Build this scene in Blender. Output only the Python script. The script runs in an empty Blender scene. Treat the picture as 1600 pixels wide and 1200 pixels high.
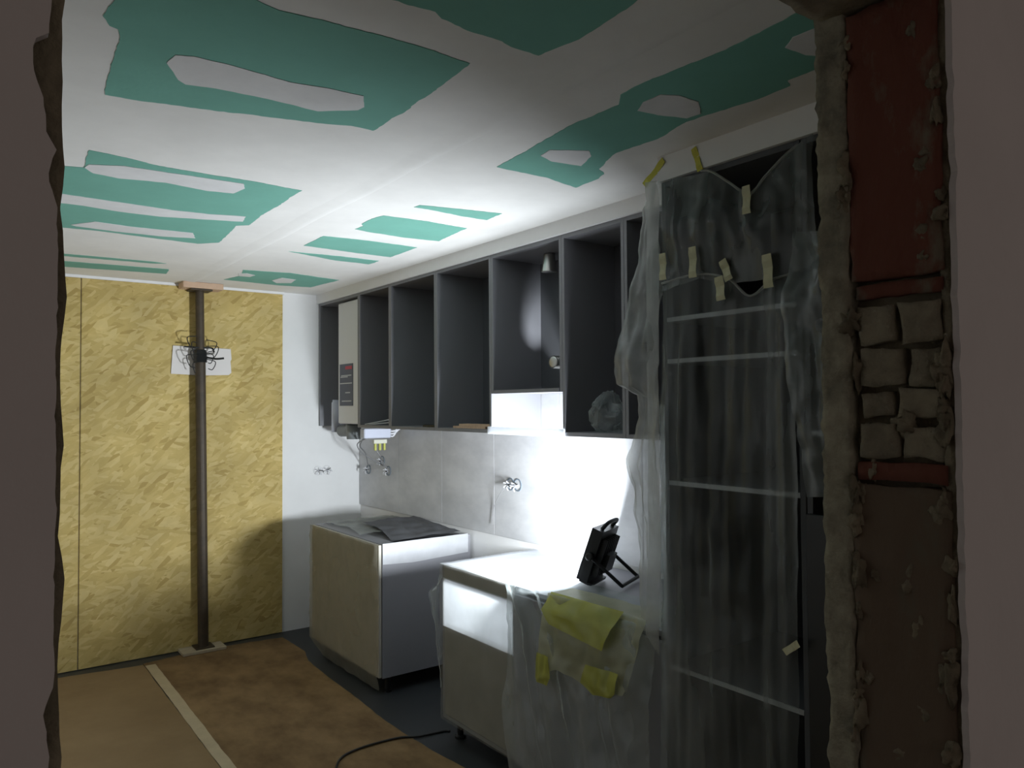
import bpy, bmesh, math, random
from mathutils import Vector, Matrix, noise, geometry
C = bpy.context.scene.collection
R = random.Random(7)

# ------------------------------------------------------------------ camera, world, exposure
sc = bpy.context.scene
cam = bpy.data.cameras.new('camera'); co = bpy.data.objects.new('camera', cam); C.objects.link(co)
F, YAW, PITCH, ROLL, EYE = 1190.0, 0.6385, 0.0293, -0.0073, 1.6423
cam.sensor_width = 36.0; cam.lens = F * 36.0 / 1600.0; cam.clip_start = 0.02
fw = Vector((math.sin(YAW) * math.cos(PITCH), math.cos(YAW) * math.cos(PITCH), math.sin(PITCH)))
rt0 = Vector((math.cos(YAW), -math.sin(YAW), 0)); up0 = rt0.cross(fw)
rt = rt0 * math.cos(ROLL) + up0 * math.sin(ROLL); up = up0 * math.cos(ROLL) - rt0 * math.sin(ROLL)
co.matrix_world = Matrix(((rt.x, up.x, -fw.x, 0), (rt.y, up.y, -fw.y, 0), (rt.z, up.z, -fw.z, EYE), (0, 0, 0, 1)))
sc.camera = co
w = bpy.data.worlds.new('world'); sc.world = w; w.use_nodes = True
w.node_tree.nodes['Background'].inputs[0].default_value = (1.0, 0.87, 0.80, 1)
w.node_tree.nodes['Background'].inputs[1].default_value = 0.17
sc.view_settings.view_transform = 'Standard'; sc.view_settings.look = 'None'
sc.view_settings.gamma = 1; sc.view_settings.exposure = 0.0; sc.view_settings.use_curve_mapping = False
LAMP_STRENGTH = 570.0

# ------------------------------------------------------------------ materials
def nodes_of(name):
    m = bpy.data.materials.new(name); m.use_nodes = True
    nt = m.node_tree; return m, nt, nt.nodes, nt.links, nt.nodes['Principled BSDF']

def mat(name, col, rough=0.6, metal=0.0, var=0.0, scale=6.0, bump=0.0, bscale=40.0, col2=None, stretch=None, spec=0.5, rp=(0.33, 0.67)):
    m, nt, N, L, b = nodes_of(name)
    b.inputs['Roughness'].default_value = rough; b.inputs['Metallic'].default_value = metal
    b.inputs['Specular IOR Level'].default_value = spec
    b.inputs['Base Color'].default_value = (*col, 1)
    tc = N.new('ShaderNodeTexCoord'); mp = N.new('ShaderNodeMapping'); L.new(tc.outputs['Object'], mp.inputs[0])
    if stretch: mp.inputs['Scale'].default_value = stretch
    if var or col2:
        n = N.new('ShaderNodeTexNoise'); n.inputs['Scale'].default_value = scale; n.inputs['Detail'].default_value = 6
        n.inputs['Roughness'].default_value = 0.62
        L.new(mp.outputs[0], n.inputs[0])
        r = N.new('ShaderNodeValToRGB')
        c2 = col2 or tuple(max(0, c * (1 - var)) for c in col); c1 = col if col2 else tuple(min(1, c * (1 + var)) for c in col)
        r.color_ramp.elements[0].position = rp[0]; r.color_ramp.elements[1].position = rp[1]
        r.color_ramp.elements[0].color = (*c2, 1); r.color_ramp.elements[1].color = (*c1, 1)
        L.new(n.outputs['Fac'], r.inputs[0]); L.new(r.outputs[0], b.inputs['Base Color'])
    if bump:
        n2 = N.new('ShaderNodeTexNoise'); n2.inputs['Scale'].default_value = bscale; n2.inputs['Detail'].default_value = 5
        L.new(mp.outputs[0], n2.inputs[0])
        bp = N.new('ShaderNodeBump'); bp.inputs['Strength'].default_value = bump; bp.inputs['Distance'].default_value = 0.01
        L.new(n2.outputs['Fac'], bp.inputs['Height']); L.new(bp.outputs[0], b.inputs['Normal'])
    return m

def osb_mat():
    m, nt, N, L, b = nodes_of('osb')
    b.inputs['Roughness'].default_value = 0.75; b.inputs['Specular IOR Level'].default_value = 0.25
    tc = N.new('ShaderNodeTexCoord'); out = None
    heights = []
    for i, (rot, s) in enumerate(((0.30, (11, 1, 44)), (-0.22, (13, 1, 48)), (0.75, (11, 1, 40)))):
        mp = N.new('ShaderNodeMapping'); mp.inputs['Rotation'].default_value = (0, rot, 0)
        mp.inputs['Location'].default_value = (i * 3.1, 0, i * 1.7)
        L.new(tc.outputs['Object'], mp.inputs[0])
        m2 = N.new('ShaderNodeMapping'); m2.inputs['Scale'].default_value = s; L.new(mp.outputs[0], m2.inputs[0])
        v = N.new('ShaderNodeTexVoronoi'); v.inputs['Scale'].default_value = 1.0; v.inputs['Randomness'].default_value = 1.0
        L.new(m2.outputs[0], v.inputs[0])
        sp = N.new('ShaderNodeSeparateColor'); L.new(v.outputs['Color'], sp.inputs[0])
        r = N.new('ShaderNodeValToRGB'); e = r.color_ramp.elements
        e[0].position = 0.0; e[0].color = (0.41, 0.295, 0.098, 1)
        e[1].position = 1.0; e[1].color = (0.60, 0.47, 0.205, 1)
        k = e.new(0.14); k.color = (0.485, 0.362, 0.130, 1)
        k = e.new(0.5); k.color = (0.53, 0.400, 0.150, 1)
        L.new(sp.outputs[0], r.inputs[0]); heights.append(sp.outputs[1])
        if out is None: out = r.outputs[0]
        else:
            mx = N.new('ShaderNodeMix'); mx.data_type = 'RGBA'
            th = N.new('ShaderNodeMath'); th.operation = 'GREATER_THAN'; th.inputs[1].default_value = 0.56
            L.new(sp.outputs[2], th.inputs[0]); L.new(th.outputs[0], mx.inputs['Factor'])
            L.new(out, mx.inputs['A']); L.new(r.outputs[0], mx.inputs['B']); out = mx.outputs['Result']
    n = N.new('ShaderNodeTexNoise'); n.inputs['Scale'].default_value = 4.0; n.inputs['Detail'].default_value = 7
    L.new(tc.outputs['Object'], n.inputs[0])
    rr = N.new('ShaderNodeMapRange'); rr.inputs['To Min'].default_value = 0.66; rr.inputs['To Max'].default_value = 1.50
    L.new(n.outputs['Fac'], rr.inputs[0])
    mm = N.new('ShaderNodeMix'); mm.data_type = 'RGBA'; mm.blend_type = 'MULTIPLY'; mm.inputs['Factor'].default_value = 1
    L.new(out, mm.inputs['A']); L.new(rr.outputs[0], mm.inputs['B'])
    L.new(mm.outputs['Result'], b.inputs['Base Color'])
    bp = N.new('ShaderNodeBump'); bp.inputs['Strength'].default_value = 0.35; bp.inputs['Distance'].default_value = 0.004
    L.new(heights[0], bp.inputs['Height']); L.new(bp.outputs[0], b.inputs['Normal'])
    return m

def film_mat(name, col, lo, hi, nscale=5.0, gloss=0.12, edge=0.45, transl=0.5, st=(1, 1, 1)):
    """thin plastic film: partly see-through, denser where it is seen edge-on or crumpled"""
    m = bpy.data.materials.new(name); m.use_nodes = True
    nt = m.node_tree; N = nt.nodes; L = nt.links; N.clear()
    o = N.new('ShaderNodeOutputMaterial')
    tr = N.new('ShaderNodeBsdfTransparent'); tr.inputs[0].default_value = tuple(0.5 + 0.5 * c / max(col) for c in col) + (1,)
    d = N.new('ShaderNodeBsdfDiffuse'); d.inputs[0].default_value = (*col, 1)
    t = N.new('ShaderNodeBsdfTranslucent'); t.inputs[0].default_value = (*col, 1)
    g = N.new('ShaderNodeBsdfGlossy'); g.inputs['Roughness'].default_value = 0.22; g.inputs[0].default_value = (0.9, 0.9, 0.9, 1)
    a = N.new('ShaderNodeMixShader'); a.inputs[0].default_value = transl; L.new(d.outputs[0], a.inputs[1]); L.new(t.outputs[0], a.inputs[2])
    a2 = N.new('ShaderNodeMixShader'); a2.inputs[0].default_value = gloss; L.new(a.outputs[0], a2.inputs[1]); L.new(g.outputs[0], a2.inputs[2])
    tc = N.new('ShaderNodeTexCoord'); n = N.new('ShaderNodeTexNoise'); n.inputs['Scale'].default_value = nscale; n.inputs['Detail'].default_value = 5
    mp = N.new('ShaderNodeMapping'); mp.inputs['Scale'].default_value = st; L.new(tc.outputs['Object'], mp.inputs[0]); L.new(mp.outputs[0], n.inputs[0])
    mr = N.new('ShaderNodeMapRange'); mr.inputs['From Min'].default_value = 0.3; mr.inputs['From Max'].default_value = 0.7
    mr.inputs['To Min'].default_value = lo; mr.inputs['To Max'].default_value = hi; L.new(n.outputs['Fac'], mr.inputs[0])
    lw = N.new('ShaderNodeLayerWeight'); lw.inputs['Blend'].default_value = 0.35
    pw = N.new('ShaderNodeMath'); pw.operation = 'POWER'; pw.inputs[1].default_value = 1.6; L.new(lw.outputs['Facing'], pw.inputs[0])
    ml = N.new('ShaderNodeMath'); ml.operation = 'MULTIPLY'; ml.inputs[1].default_value = edge; L.new(pw.outputs[0], ml.inputs[0])
    ad = N.new('ShaderNodeMath'); ad.operation = 'ADD'; ad.use_clamp = True; L.new(mr.outputs[0], ad.inputs[0]); L.new(ml.outputs[0], ad.inputs[1])
    mx = N.new('ShaderNodeMixShader'); L.new(ad.outputs[0], mx.inputs[0]); L.new(tr.outputs[0], mx.inputs[1]); L.new(a2.outputs[0], mx.inputs[2])
    L.new(mx.outputs[0], o.inputs[0]); return m

def emit_mat(name, col, s):
    m, nt, N, L, b = nodes_of(name)
    b.inputs['Base Color'].default_value = (0.8, 0.8, 0.8, 1); b.inputs['Emission Color'].default_value = (*col, 1); b.inputs['Emission Strength'].default_value = s
    return m

M = dict(
    white=mat('white_plaster', (0.87, 0.87, 0.87), 0.85, var=0.03, scale=3),
    ceiling=mat('joint_compound', (0.83, 0.822, 0.805), 0.9, var=0.05, scale=2.5, bump=0.12, bscale=9),
    compound=mat('fresh_compound', (0.74, 0.74, 0.75), 0.9, var=0.06, scale=5, bump=0.15, bscale=18),
    green=mat('green_plasterboard', (0.178, 0.440, 0.365), 0.85, var=0.05, scale=4, bump=0.05, bscale=60),
    osb=osb_mat(),
    tile=mat('concrete_look_tile', (0.64, 0.64, 0.65), 0.42, var=0.22, scale=3.6, col2=(0.50, 0.505, 0.52), stretch=(1, 1, 2.0)),
    grout=mat('tile_grout', (0.42, 0.42, 0.42), 0.9),
    grey=mat('grey_melamine', (0.24, 0.24, 0.26), 0.5, var=0.04, scale=2, spec=0.35),
    greydark=mat('dark_grey_melamine', (0.105, 0.107, 0.116), 0.6, spec=0.3),
    inside=mat('pale_grey_melamine', (0.62, 0.63, 0.65), 0.6),
    beige=mat('beige_front', (0.42, 0.40, 0.345), 0.55, var=0.08, scale=3),
    pink=mat('near_wall_plaster', (0.56, 0.515, 0.495), 0.9, var=0.05, scale=3, bump=0.06, bscale=70),
    mortar=mat('old_mortar', (0.20, 0.17, 0.115), 0.95, var=0.35, scale=22, bump=0.9, bscale=45),
    plaster=mat('rough_plaster_edge', (0.29, 0.27, 0.20), 0.95, var=0.40, scale=24, bump=0.8, bscale=50),
    red=mat('red_brick', (0.150, 0.050, 0.031), 0.92, col2=(0.18, 0.15, 0.105), scale=13, rp=(0.38, 0.47), bump=0.7, bscale=40, stretch=(1, 1, 0.5)),
    clay=mat('brown_clay_block', (0.140, 0.100, 0.067), 0.92, col2=(0.13, 0.115, 0.080), scale=12, rp=(0.4, 0.5), bump=0.6, bscale=35, stretch=(1, 1, 0.4)),
    rubble=mat('rubble_stone', (0.25, 0.22, 0.155), 0.95, var=0.25, scale=25, bump=0.8, bscale=60),
    floor=mat('dark_floor_tile', (0.040, 0.044, 0.048), 0.45, var=0.12, scale=4),
    card=mat('floor_cardboard', (0.30, 0.205, 0.105), 0.9, col2=(0.235, 0.155, 0.075), scale=2.4, bump=0.2, bscale=8),
    carddark=mat('dirty_cardboard', (0.29, 0.185, 0.085), 0.9, col2=(0.13, 0.075, 0.030), scale=2.6, bump=0.25, bscale=7, stretch=(1.6, 1, 1)),
    tape=mat('pale_paper_tape', (0.50, 0.41, 0.27), 0.8, var=0.08, scale=9),
    mask=mat('masking_tape', (0.62, 0.60, 0.40), 0.8, var=0.06, scale=20),
    ytape=mat('yellow_tape', (0.62, 0.58, 0.09), 0.7, var=0.08, scale=15),
    steel=mat('rusty_painted_steel', (0.085, 0.062, 0.040), 0.55, col2=(0.055, 0.042, 0.03), scale=18, metal=0.2),
    black=mat('black_plastic', (0.012, 0.013, 0.014), 0.4),
    blackmetal=mat('black_cast_metal', (0.02, 0.021, 0.022), 0.35, metal=0.4),
    wire=mat('black_wire', (0.015, 0.014, 0.013), 0.5),
    whitewire=mat('white_wire', (0.75, 0.76, 0.80), 0.5),
    greywire=mat('grey_wire', (0.25, 0.25, 0.26), 0.5),
    alu=mat('aluminium_duct', (0.55, 0.54, 0.52), 0.32, metal=0.9),
    paper=mat('white_paper', (0.80, 0.76, 0.74), 0.85),
    wood=mat('pale_wood', (0.62, 0.43, 0.30), 0.7, var=0.12, scale=8, stretch=(1, 8, 1)),
    wood2=mat('weathered_board', (0.50, 0.42, 0.30), 0.8, var=0.15, scale=6, stretch=(1, 6, 1)),
    appl=mat('white_enamel', (0.74, 0.735, 0.75), 0.35),
    label=mat('dark_label', (0.035, 0.042, 0.075), 0.4),
    lred=mat('label_red', (0.55, 0.03, 0.06), 0.5), lwhite=mat('label_white', (0.6, 0.62, 0.66), 0.5),
    box=mat('pale_blue_plastic', (0.58, 0.61, 0.72), 0.4),
    greyplastic=mat('grey_plastic', (0.20, 0.215, 0.22), 0.5),
    bluebox=mat('blue_grey_box', (0.16, 0.20, 0.24), 0.55),
    term=mat('terminal_cream', (0.62, 0.62, 0.52), 0.5), termy=mat('earth_yellow', (0.45, 0.46, 0.10), 0.5),
    pelmet=mat('white_plastic', (0.85, 0.86, 0.88), 0.4),
    shelfedge=mat('pale_shelf_edge', (0.40, 0.41, 0.42), 0.5),
    led=emit_mat('led_panel', (0.885, 0.95, 1.0), LAMP_STRENGTH),
    film=film_mat('clear_film', (0.56, 0.60, 0.60), 0.05, 0.54, 7.0, 0.08, 0.34, st=(1, 1, 0.16)),  # vertical opacity streaks stand in for the shading of folds
    filmthick=film_mat('dense_film', (0.60, 0.62, 0.60), 0.36, 0.62, 7, 0.10, 0.4),
    filmtop=film_mat('taut_film', (0.82, 0.84, 0.86), 0.42, 0.52, 3, 0.05, 0.1),
    filmfront=film_mat('milky_film', (0.80, 0.82, 0.84), 0.80, 0.88, 3, 0.05, 0.1, 0.70),
    filmwhite=film_mat('lit_band_film', (0.72, 0.73, 0.76), 0.8, 0.95, 9, 0.1, 0.1, 0.3),
    filmmid=film_mat('creased_film', (0.58, 0.62, 0.62), 0.24, 0.46, 6, 0.10, 0.35, st=(1, 1, 0.5)),
    filmwrap=film_mat('wrapped_film', (0.58, 0.63, 0.64), 0.30, 0.60, 9, 0.10, 0.3, st=(1, 1, 0.6)),
    filmlight=film_mat('light_dusty_film', (0.50, 0.50, 0.47), 0.12, 0.38, 4, 0.05, 0.15),
    olive=mat('olive_grey_front', (0.27, 0.265, 0.245), 0.55, var=0.06, scale=3),
    pelmetfilm=film_mat('opal_plastic', (0.88, 0.90, 0.92), 0.92, 0.96, 3, 0.03, 0.05, 0.75),
    filmbeige=film_mat('dusty_film', (0.52, 0.50, 0.43), 0.30, 0.50, 4, 0.06, 0.2),
    yellow=film_mat('yellow_film', (0.60, 0.60, 0.42), 0.50, 0.80, 5, 0.06, 0.3),
    yellowdense=film_mat('dense_yellow_film', (0.50, 0.51, 0.11), 0.7, 0.95, 7, 0.05, 0.2, 0.3),
)

# ------------------------------------------------------------------ helpers
def world_of(o):
    v = Vector((0, 0, 0))
    while o is not None: v += o.location; o = o.parent
    return v
def obj(name, bm, m, parent=None, smooth=False, origin=None):
    """link a bmesh given in world coordinates as one mesh object"""
    base = world_of(parent)
    if parent is None:
        if origin is None:
            xs = [v.co for v in bm.verts]
            origin = Vector(((min(c.x for c in xs) + max(c.x for c in xs)) / 2, (min(c.y for c in xs) + max(c.y for c in xs)) / 2, min(c.z for c in xs)))
        base = Vector(origin)
    bmesh.ops.translate(bm, verts=bm.verts, vec=-base)
    bmesh.ops.recalc_face_normals(bm, faces=bm.faces)
    me = bpy.data.meshes.new(name); bm.to_mesh(me); bm.free()
    me.materials.append(M[m] if isinstance(m, str) else m)
    if smooth:
        for p in me.polygons: p.use_smooth = True
    o = bpy.data.objects.new(name, me); C.objects.link(o)
    if parent is not None: o.parent = parent
    else: o.location = base
    return o
def thing(name, label, cat, loc, group=None):
    o = bpy.data.objects.new(name, None); C.objects.link(o); o.location = loc; o.empty_display_size = 0.05
    o['label'] = label; o['category'] = cat
    if group: o['group'] = group
    return o
def tag(o, label, cat, group=None):
    o['label'] = label; o['category'] = cat
    if group: o['group'] = group
    return o
def struct(o): o['kind'] = 'structure'; return o
def box(bm, lo, hi, bev=0.0):
    r = bmesh.ops.create_cube(bm, size=1.0); vs = r['verts']
    for v in vs: v.co = Vector([lo[i] + (hi[i] - lo[i]) * (v.co[i] + 0.5) for i in range(3)])
    if bev:
        es = list({e for v in vs for e in v.link_edges})
        bmesh.ops.bevel(bm, geom=es, offset=bev, segments=1, affect='EDGES', profile=0.5)
    return bm
def nbox(lo, hi, bev=0.0): return box(bmesh.new(), lo, hi, bev)
def rough_box(lo, hi, step, amp, seed=0, freq=22.0, pin=None, bm=None):
    bm = bm or bmesh.new(); lo, hi = Vector(lo), Vector(hi)
    n = [max(1, round((hi[i] - lo[i]) / step)) for i in range(3)]; grid = {}
    def vert(i, j, k):
        key = (i, j, k)
        if key not in grid:
            p = Vector([lo[a] + (hi[a] - lo[a]) * (i, j, k)[a] / n[a] for a in range(3)])
            q = p * freq + Vector((seed * 7.1, seed * 3.3, seed * 1.9))
            d = noise.noise_vector(q) + 0.6 * noise.noise_vector(q * 2.7)
            c = [(i in (0, n[0])), (j in (0, n[1])), (k in (0, n[2]))]
            if sum(c) >= 2: d *= 1.15
            grid[key] = bm.verts.new(p + Vector(d) * amp)
        return grid[key]
    for a in range(3):
        b, c = (a + 1) % 3, (a + 2) % 3
        for s in (0, n[a]):
            for p in range(n[b]):
                for q in range(n[c]):
                    idx = []
                    for dp, dq in ((0, 0), (1, 0), (1, 1), (0, 1)):
                        t = [0, 0, 0]; t[a] = s; t[b] = p + dp; t[c] = q + dq; idx.append(vert(*t))
                    bm.faces.new(idx)
    return bm
def frame_of(d):
    d = Vector(d).normalized(); a = Vector((0, 0, 1)) if abs(d.z) < 0.9 else Vector((1, 0, 0))
    u = d.cross(a).normalized(); return u, d.cross(u).normalized()
def lathe(bm, p0, d, prof, n=20, caps=True):
    """rings (distance along d, radius)"""
    p0, d = Vector(p0), Vector(d).normalized(); u, v = frame_of(d); rings = []
    for t, r in prof:
        rings.append([bm.verts.new(p0 + d * t + (u * math.cos(6.28319 * i / n) + v * math.sin(6.28319 * i / n)) * r) for i in range(n)])
    for a, b in zip(rings, rings[1:]):
        for i in range(n): bm.faces.new((a[i], a[(i + 1) % n], b[(i + 1) % n], b[i]))
    if caps: bm.faces.new(rings[0][::-1]); bm.faces.new(rings[-1])
    return bm
def tube(p0, p1, r, n=16, bm=None):
    p0, p1 = Vector(p0), Vector(p1); return lathe(bm or bmesh.new(), p0, p1 - p0, [(0, r), ((p1 - p0).length, r)], n)
def smooth_pts(pts, k=6):
    P = [Vector(p) for p in pts]; P = [2 * P[0] - P[1]] + P + [2 * P[-1] - P[-2]]; out = []
    for i in range(1, len(P) - 2):
        a, b, c, d = P[i - 1:i + 3]
        for j in range(k):
            t = j / k
            out.append(0.5 * ((2 * b) + (c - a) * t + (2 * a - 5 * b + 4 * c - d) * t * t + (3 * b - a - 3 * c + d) * t ** 3))
    out.append(P[-2]); return out
def sweep(pts, r, n=8, k=6, bm=None):
    bm = bm or bmesh.new(); P = smooth_pts(pts, k); rings = []; u = None
    for i, p in enumerate(P):
        d = (P[min(i + 1, len(P) - 1)] - P[max(i - 1, 0)]).normalized()
        if u is None: u, _ = frame_of(d)
        u = (u - d * u.dot(d)).normalized(); v = d.cross(u)
        rings.append([bm.verts.new(p + (u * math.cos(6.28319 * j / n) + v * math.sin(6.28319 * j / n)) * r) for j in range(n)])
    for a, b in zip(rings, rings[1:]):
        for j in range(n): bm.faces.new((a[j], a[(j + 1) % n], b[(j + 1) % n], b[j]))
    bm.faces.new(rings[0][::-1]); bm.faces.new(rings[-1]); return bm
def jag(pts, step, amp, seed=0, freq=14, closed=True):
    out = []; n = len(pts)
    for i in range(n if closed else n - 1):
        a, b = Vector((*pts[i], 0)), Vector((*pts[(i + 1) % n], 0)); k = max(1, int((b - a).length / step))
        for j in range(k):
            p = a.lerp(b, j / k); q = p * freq + Vector((0, 0, seed * 5.3))
            d = noise.noise_vector(q) + 0.8 * noise.noise_vector(q * 3.7); out.append((p.x + d.x * amp, p.y + d.y * amp))
    return out
def slab(poly, axis, c0, c1):
    """extrude a 2D outline between c0 and c1 along an axis; poly is given in the two other axes"""
    bm = bmesh.new()
    mk = {'z': lambda a, b, c: (a, b, c), 'x': lambda a, b, c: (c, a, b), 'y': lambda a, b, c: (a, c, b)}[axis]
    A = [bm.verts.new(mk(a, b, c0)) for a, b in poly]; B = [bm.verts.new(mk(a, b, c1)) for a, b in poly]; n = len(poly)
    for t in geometry.tessellate_polygon([[Vector((a, b, 0)) for a, b in poly]]):
        bm.faces.new([A[i] for i in t]); bm.faces.new([B[i] for i in reversed(t)])
    for i in range(n): bm.faces.new((A[i], A[(i + 1) % n], B[(i + 1) % n], B[i]))
    return bm
def coat(edge, xfar, y0, y1):
    """a thin coat of plaster between a ragged edge, listed from top to bottom, and a straight far side"""
    bm = bmesh.new(); rows = []
    for x, z in edge: rows.append([bm.verts.new(p) for p in ((x, y0, z), (xfar, y0, z), (xfar, y1, z), (x, y1, z))])
    for a, b in zip(rows, rows[1:]):
        for i in range(4): bm.faces.new((a[i], a[(i + 1) % 4], b[(i + 1) % 4], b[i]))
    bm.faces.new(rows[0]); bm.faces.new(rows[-1][::-1]); return bm
def poly_at(pts, s):
    P = [Vector(p) for p in pts]
    L = [0.0]
    for a, b in zip(P, P[1:]): L.append(L[-1] + (b - a).length)
    d = s * L[-1]
    for i in range(len(P) - 1):
        if d <= L[i + 1] or i == len(P) - 2:
            return P[i].lerp(P[i + 1], (d - L[i]) / max(1e-9, L[i + 1] - L[i]))
def sheet(rows, nu, nv, nrm, amp, folds, seed=0, crumple=0.004, drift=0.0, slant=0.0):
    """a hanging film: rows are polylines from top to bottom, folds ripple along nrm"""
    bm = bmesh.new(); nrm = Vector(nrm).normalized(); rr = random.Random(seed)
    grid = []
    for j in range(nv + 1):
        t = j / nv; tt = t * (len(rows) - 1); i = min(int(tt), len(rows) - 2); fr = tt - i; line = []
        for a in range(nu + 1):
            s = a / nu
            p = poly_at(rows[i], s).lerp(poly_at(rows[i + 1], s), fr)
            A = amp * (0.25 + 0.75 * math.sin(math.pi * min(1, 0.08 + t * 0.9)))
            sx = s - slant * t + drift * 0.12 * (t - 0.5) * noise.noise((s * 2, t * 0.8, seed + 0.5))
            h = 1.1 * noise.noise((sx * folds * 1.3, t * 0.9, seed * 3.7)) + 0.55 * noise.noise((sx * folds * 3.1, t * 1.6, seed * 2.1 + 9))
            h += 0.5 * max(0, 1 - 5 * abs(noise.noise((sx * folds * 0.9, t * 0.6, seed + 40.3))))
            q = p * 9 + Vector((seed, seed * 2, 0))
            h = h * A + (noise.noise(q) * 2 + noise.noise(q * 2.6)) * crumple
            line.append(bm.verts.new(p + nrm * h))
        grid.append(line)
    for r0, r1 in zip(grid, grid[1:]):
        for a in range(nu): bm.faces.new((r0[a], r0[a + 1], r1[a + 1], r1[a]))
    return bm

# ------------------------------------------------------------------ room dimensions
XW, YB, H = 2.62, 5.54, 2.5          # kitchen wall, back wall, ceiling
FY0, FY1 = 0.316, 0.451              # near and far face of the wall with the doorway
XL, XR = 0.034, 0.75                 # doorway jambs

# ------------------------------------------------------------------ room shell
floor = struct(obj('floor', nbox((-1.6, -1.4, -0.08), (3.4, YB + 0.1, 0.0)), 'floor'))
ceiling = struct(obj('ceiling', nbox((-1.3, FY0, H), (XW + 0.1, YB + 0.1, H + 0.06)), 'ceiling'))
wall_left = struct(obj('wall_left', nbox((-1.3, FY1, 0), (-1.2, YB, H)), 'white'))
wall_right = struct(obj('wall_right', nbox((XW, FY1, 0), (XW + 0.1, YB + 0.1, H)), 'white'))
wall_back = struct(obj('wall_back', nbox((-1.3, YB, 0), (XW, YB + 0.1, H)), 'white'))

wall_hall_added = struct(obj('wall_hall_added', nbox((-1.1, -1.4, 0), (-1.0, FY0 + 0.02, 2.7)), 'pink'))  # unseen hall wall, added to keep side light off the reveal
ceiling_hall_added = struct(obj('ceiling_hall_added', nbox((-1.6, -1.4, 2.62), (3.4, FY1, 2.7)), 'white'))  # unseen hall ceiling, added so light enters only from the open back

# ceiling boards: bare green plasterboard showing between the bands of jointing compound
GREEN = {'A': [(0.272, 1.753), (0.262, 1.844), (0.278, 1.877), (0.298, 1.884), (0.31, 1.916), (0.318, 2.044), (0.323, 2.155), (0.333, 2.305), (0.439, 2.288), (0.559, 2.259), (0.683, 2.223), (0.814, 2.19), (0.979, 2.13), (1.048, 2.127), (1.053, 2.039), (1.058, 1.902), (1.051, 1.755), (1.043, 1.571), (0.935, 1.56), (0.796, 1.566), (0.658, 1.579), (0.566, 1.595), (0.51, 1.581), (0.46, 1.5), (0.277, 1.633)], 'B': [(0.742, 1.414), (0.841, 1.403), (0.867, 1.419), (0.928, 1.431), (1.021, 1.427), (1.083, 1.437), (1.152, 1.433), (1.177, 1.315), (1.174, 1.239), (1.165, 1.109), (1.138, 1.011), (0.685, 1.338)], 'C': [(1.57, 2.198), (1.555, 2.023), (1.521, 1.75), (1.53, 1.543), (1.485, 1.487), (1.475, 1.426), (1.487, 1.297), (1.501, 1.145), (1.489, 0.971), (1.474, 0.855), (1.706, 0.853), (1.796, 0.962), (1.778, 1.08), (1.776, 1.161), (1.81, 1.176), (1.817, 1.271), (1.815, 1.306), (1.798, 1.422), (1.786, 1.511), (1.828, 1.677), (1.812, 1.841), (1.883, 2.004), (1.945, 2.035), (1.965, 2.093), (1.975, 2.23), (1.8, 2.195)], 'D': [(0.369, 2.832), (0.473, 2.846), (0.584, 2.877), (0.747, 2.88), (0.936, 2.873), (1.112, 2.886), (1.12, 3.124), (1.114, 3.35), (1.126, 3.575), (1.081, 3.621), (1.103, 3.817), (1.118, 4.037), (1.038, 4.13), (0.794, 4.117), (0.578, 4.098), (0.332, 4.127), (0.248, 3.107), (0.382, 3.047), (0.373, 2.95)], 'E1': [(0.388, 4.816), (0.951, 4.785), (1.031, 4.802), (0.973, 4.842), (0.395, 4.895)], 'E2': [(0.409, 5.062), (1.087, 4.993), (1.11, 5.168), (0.425, 5.265)], 'F': [(1.466, 4.761), (1.75, 4.705), (2.111, 4.788), (2.067, 5.182), (1.855, 5.222), (1.471, 5.189), (1.516, 4.979)], 'G1': [(1.6, 2.851), (1.602, 2.811), (1.786, 2.76), (1.974, 2.722), (1.982, 2.859), (1.852, 2.863), (1.695, 2.85)], 'G2': [(1.563, 3.365), (1.572, 3.286), (1.550, 3.26), (1.539, 3.138), (1.558, 3.055), (1.768, 3.037), (1.997, 3.048), (2.032, 3.368), (1.838, 3.394), (1.632, 3.383)], 'G3': [(1.506, 3.865), (1.5, 3.593), (1.72, 3.566), (2.021, 3.569), (2.025, 3.886), (1.804, 3.884), (1.586, 3.869)], 'G4': [(1.496, 4.053), (1.602, 4.044), (1.793, 4.023), (2.027, 4.024), (2.019, 4.152), (1.807, 4.151), (1.622, 4.096)]}
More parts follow.
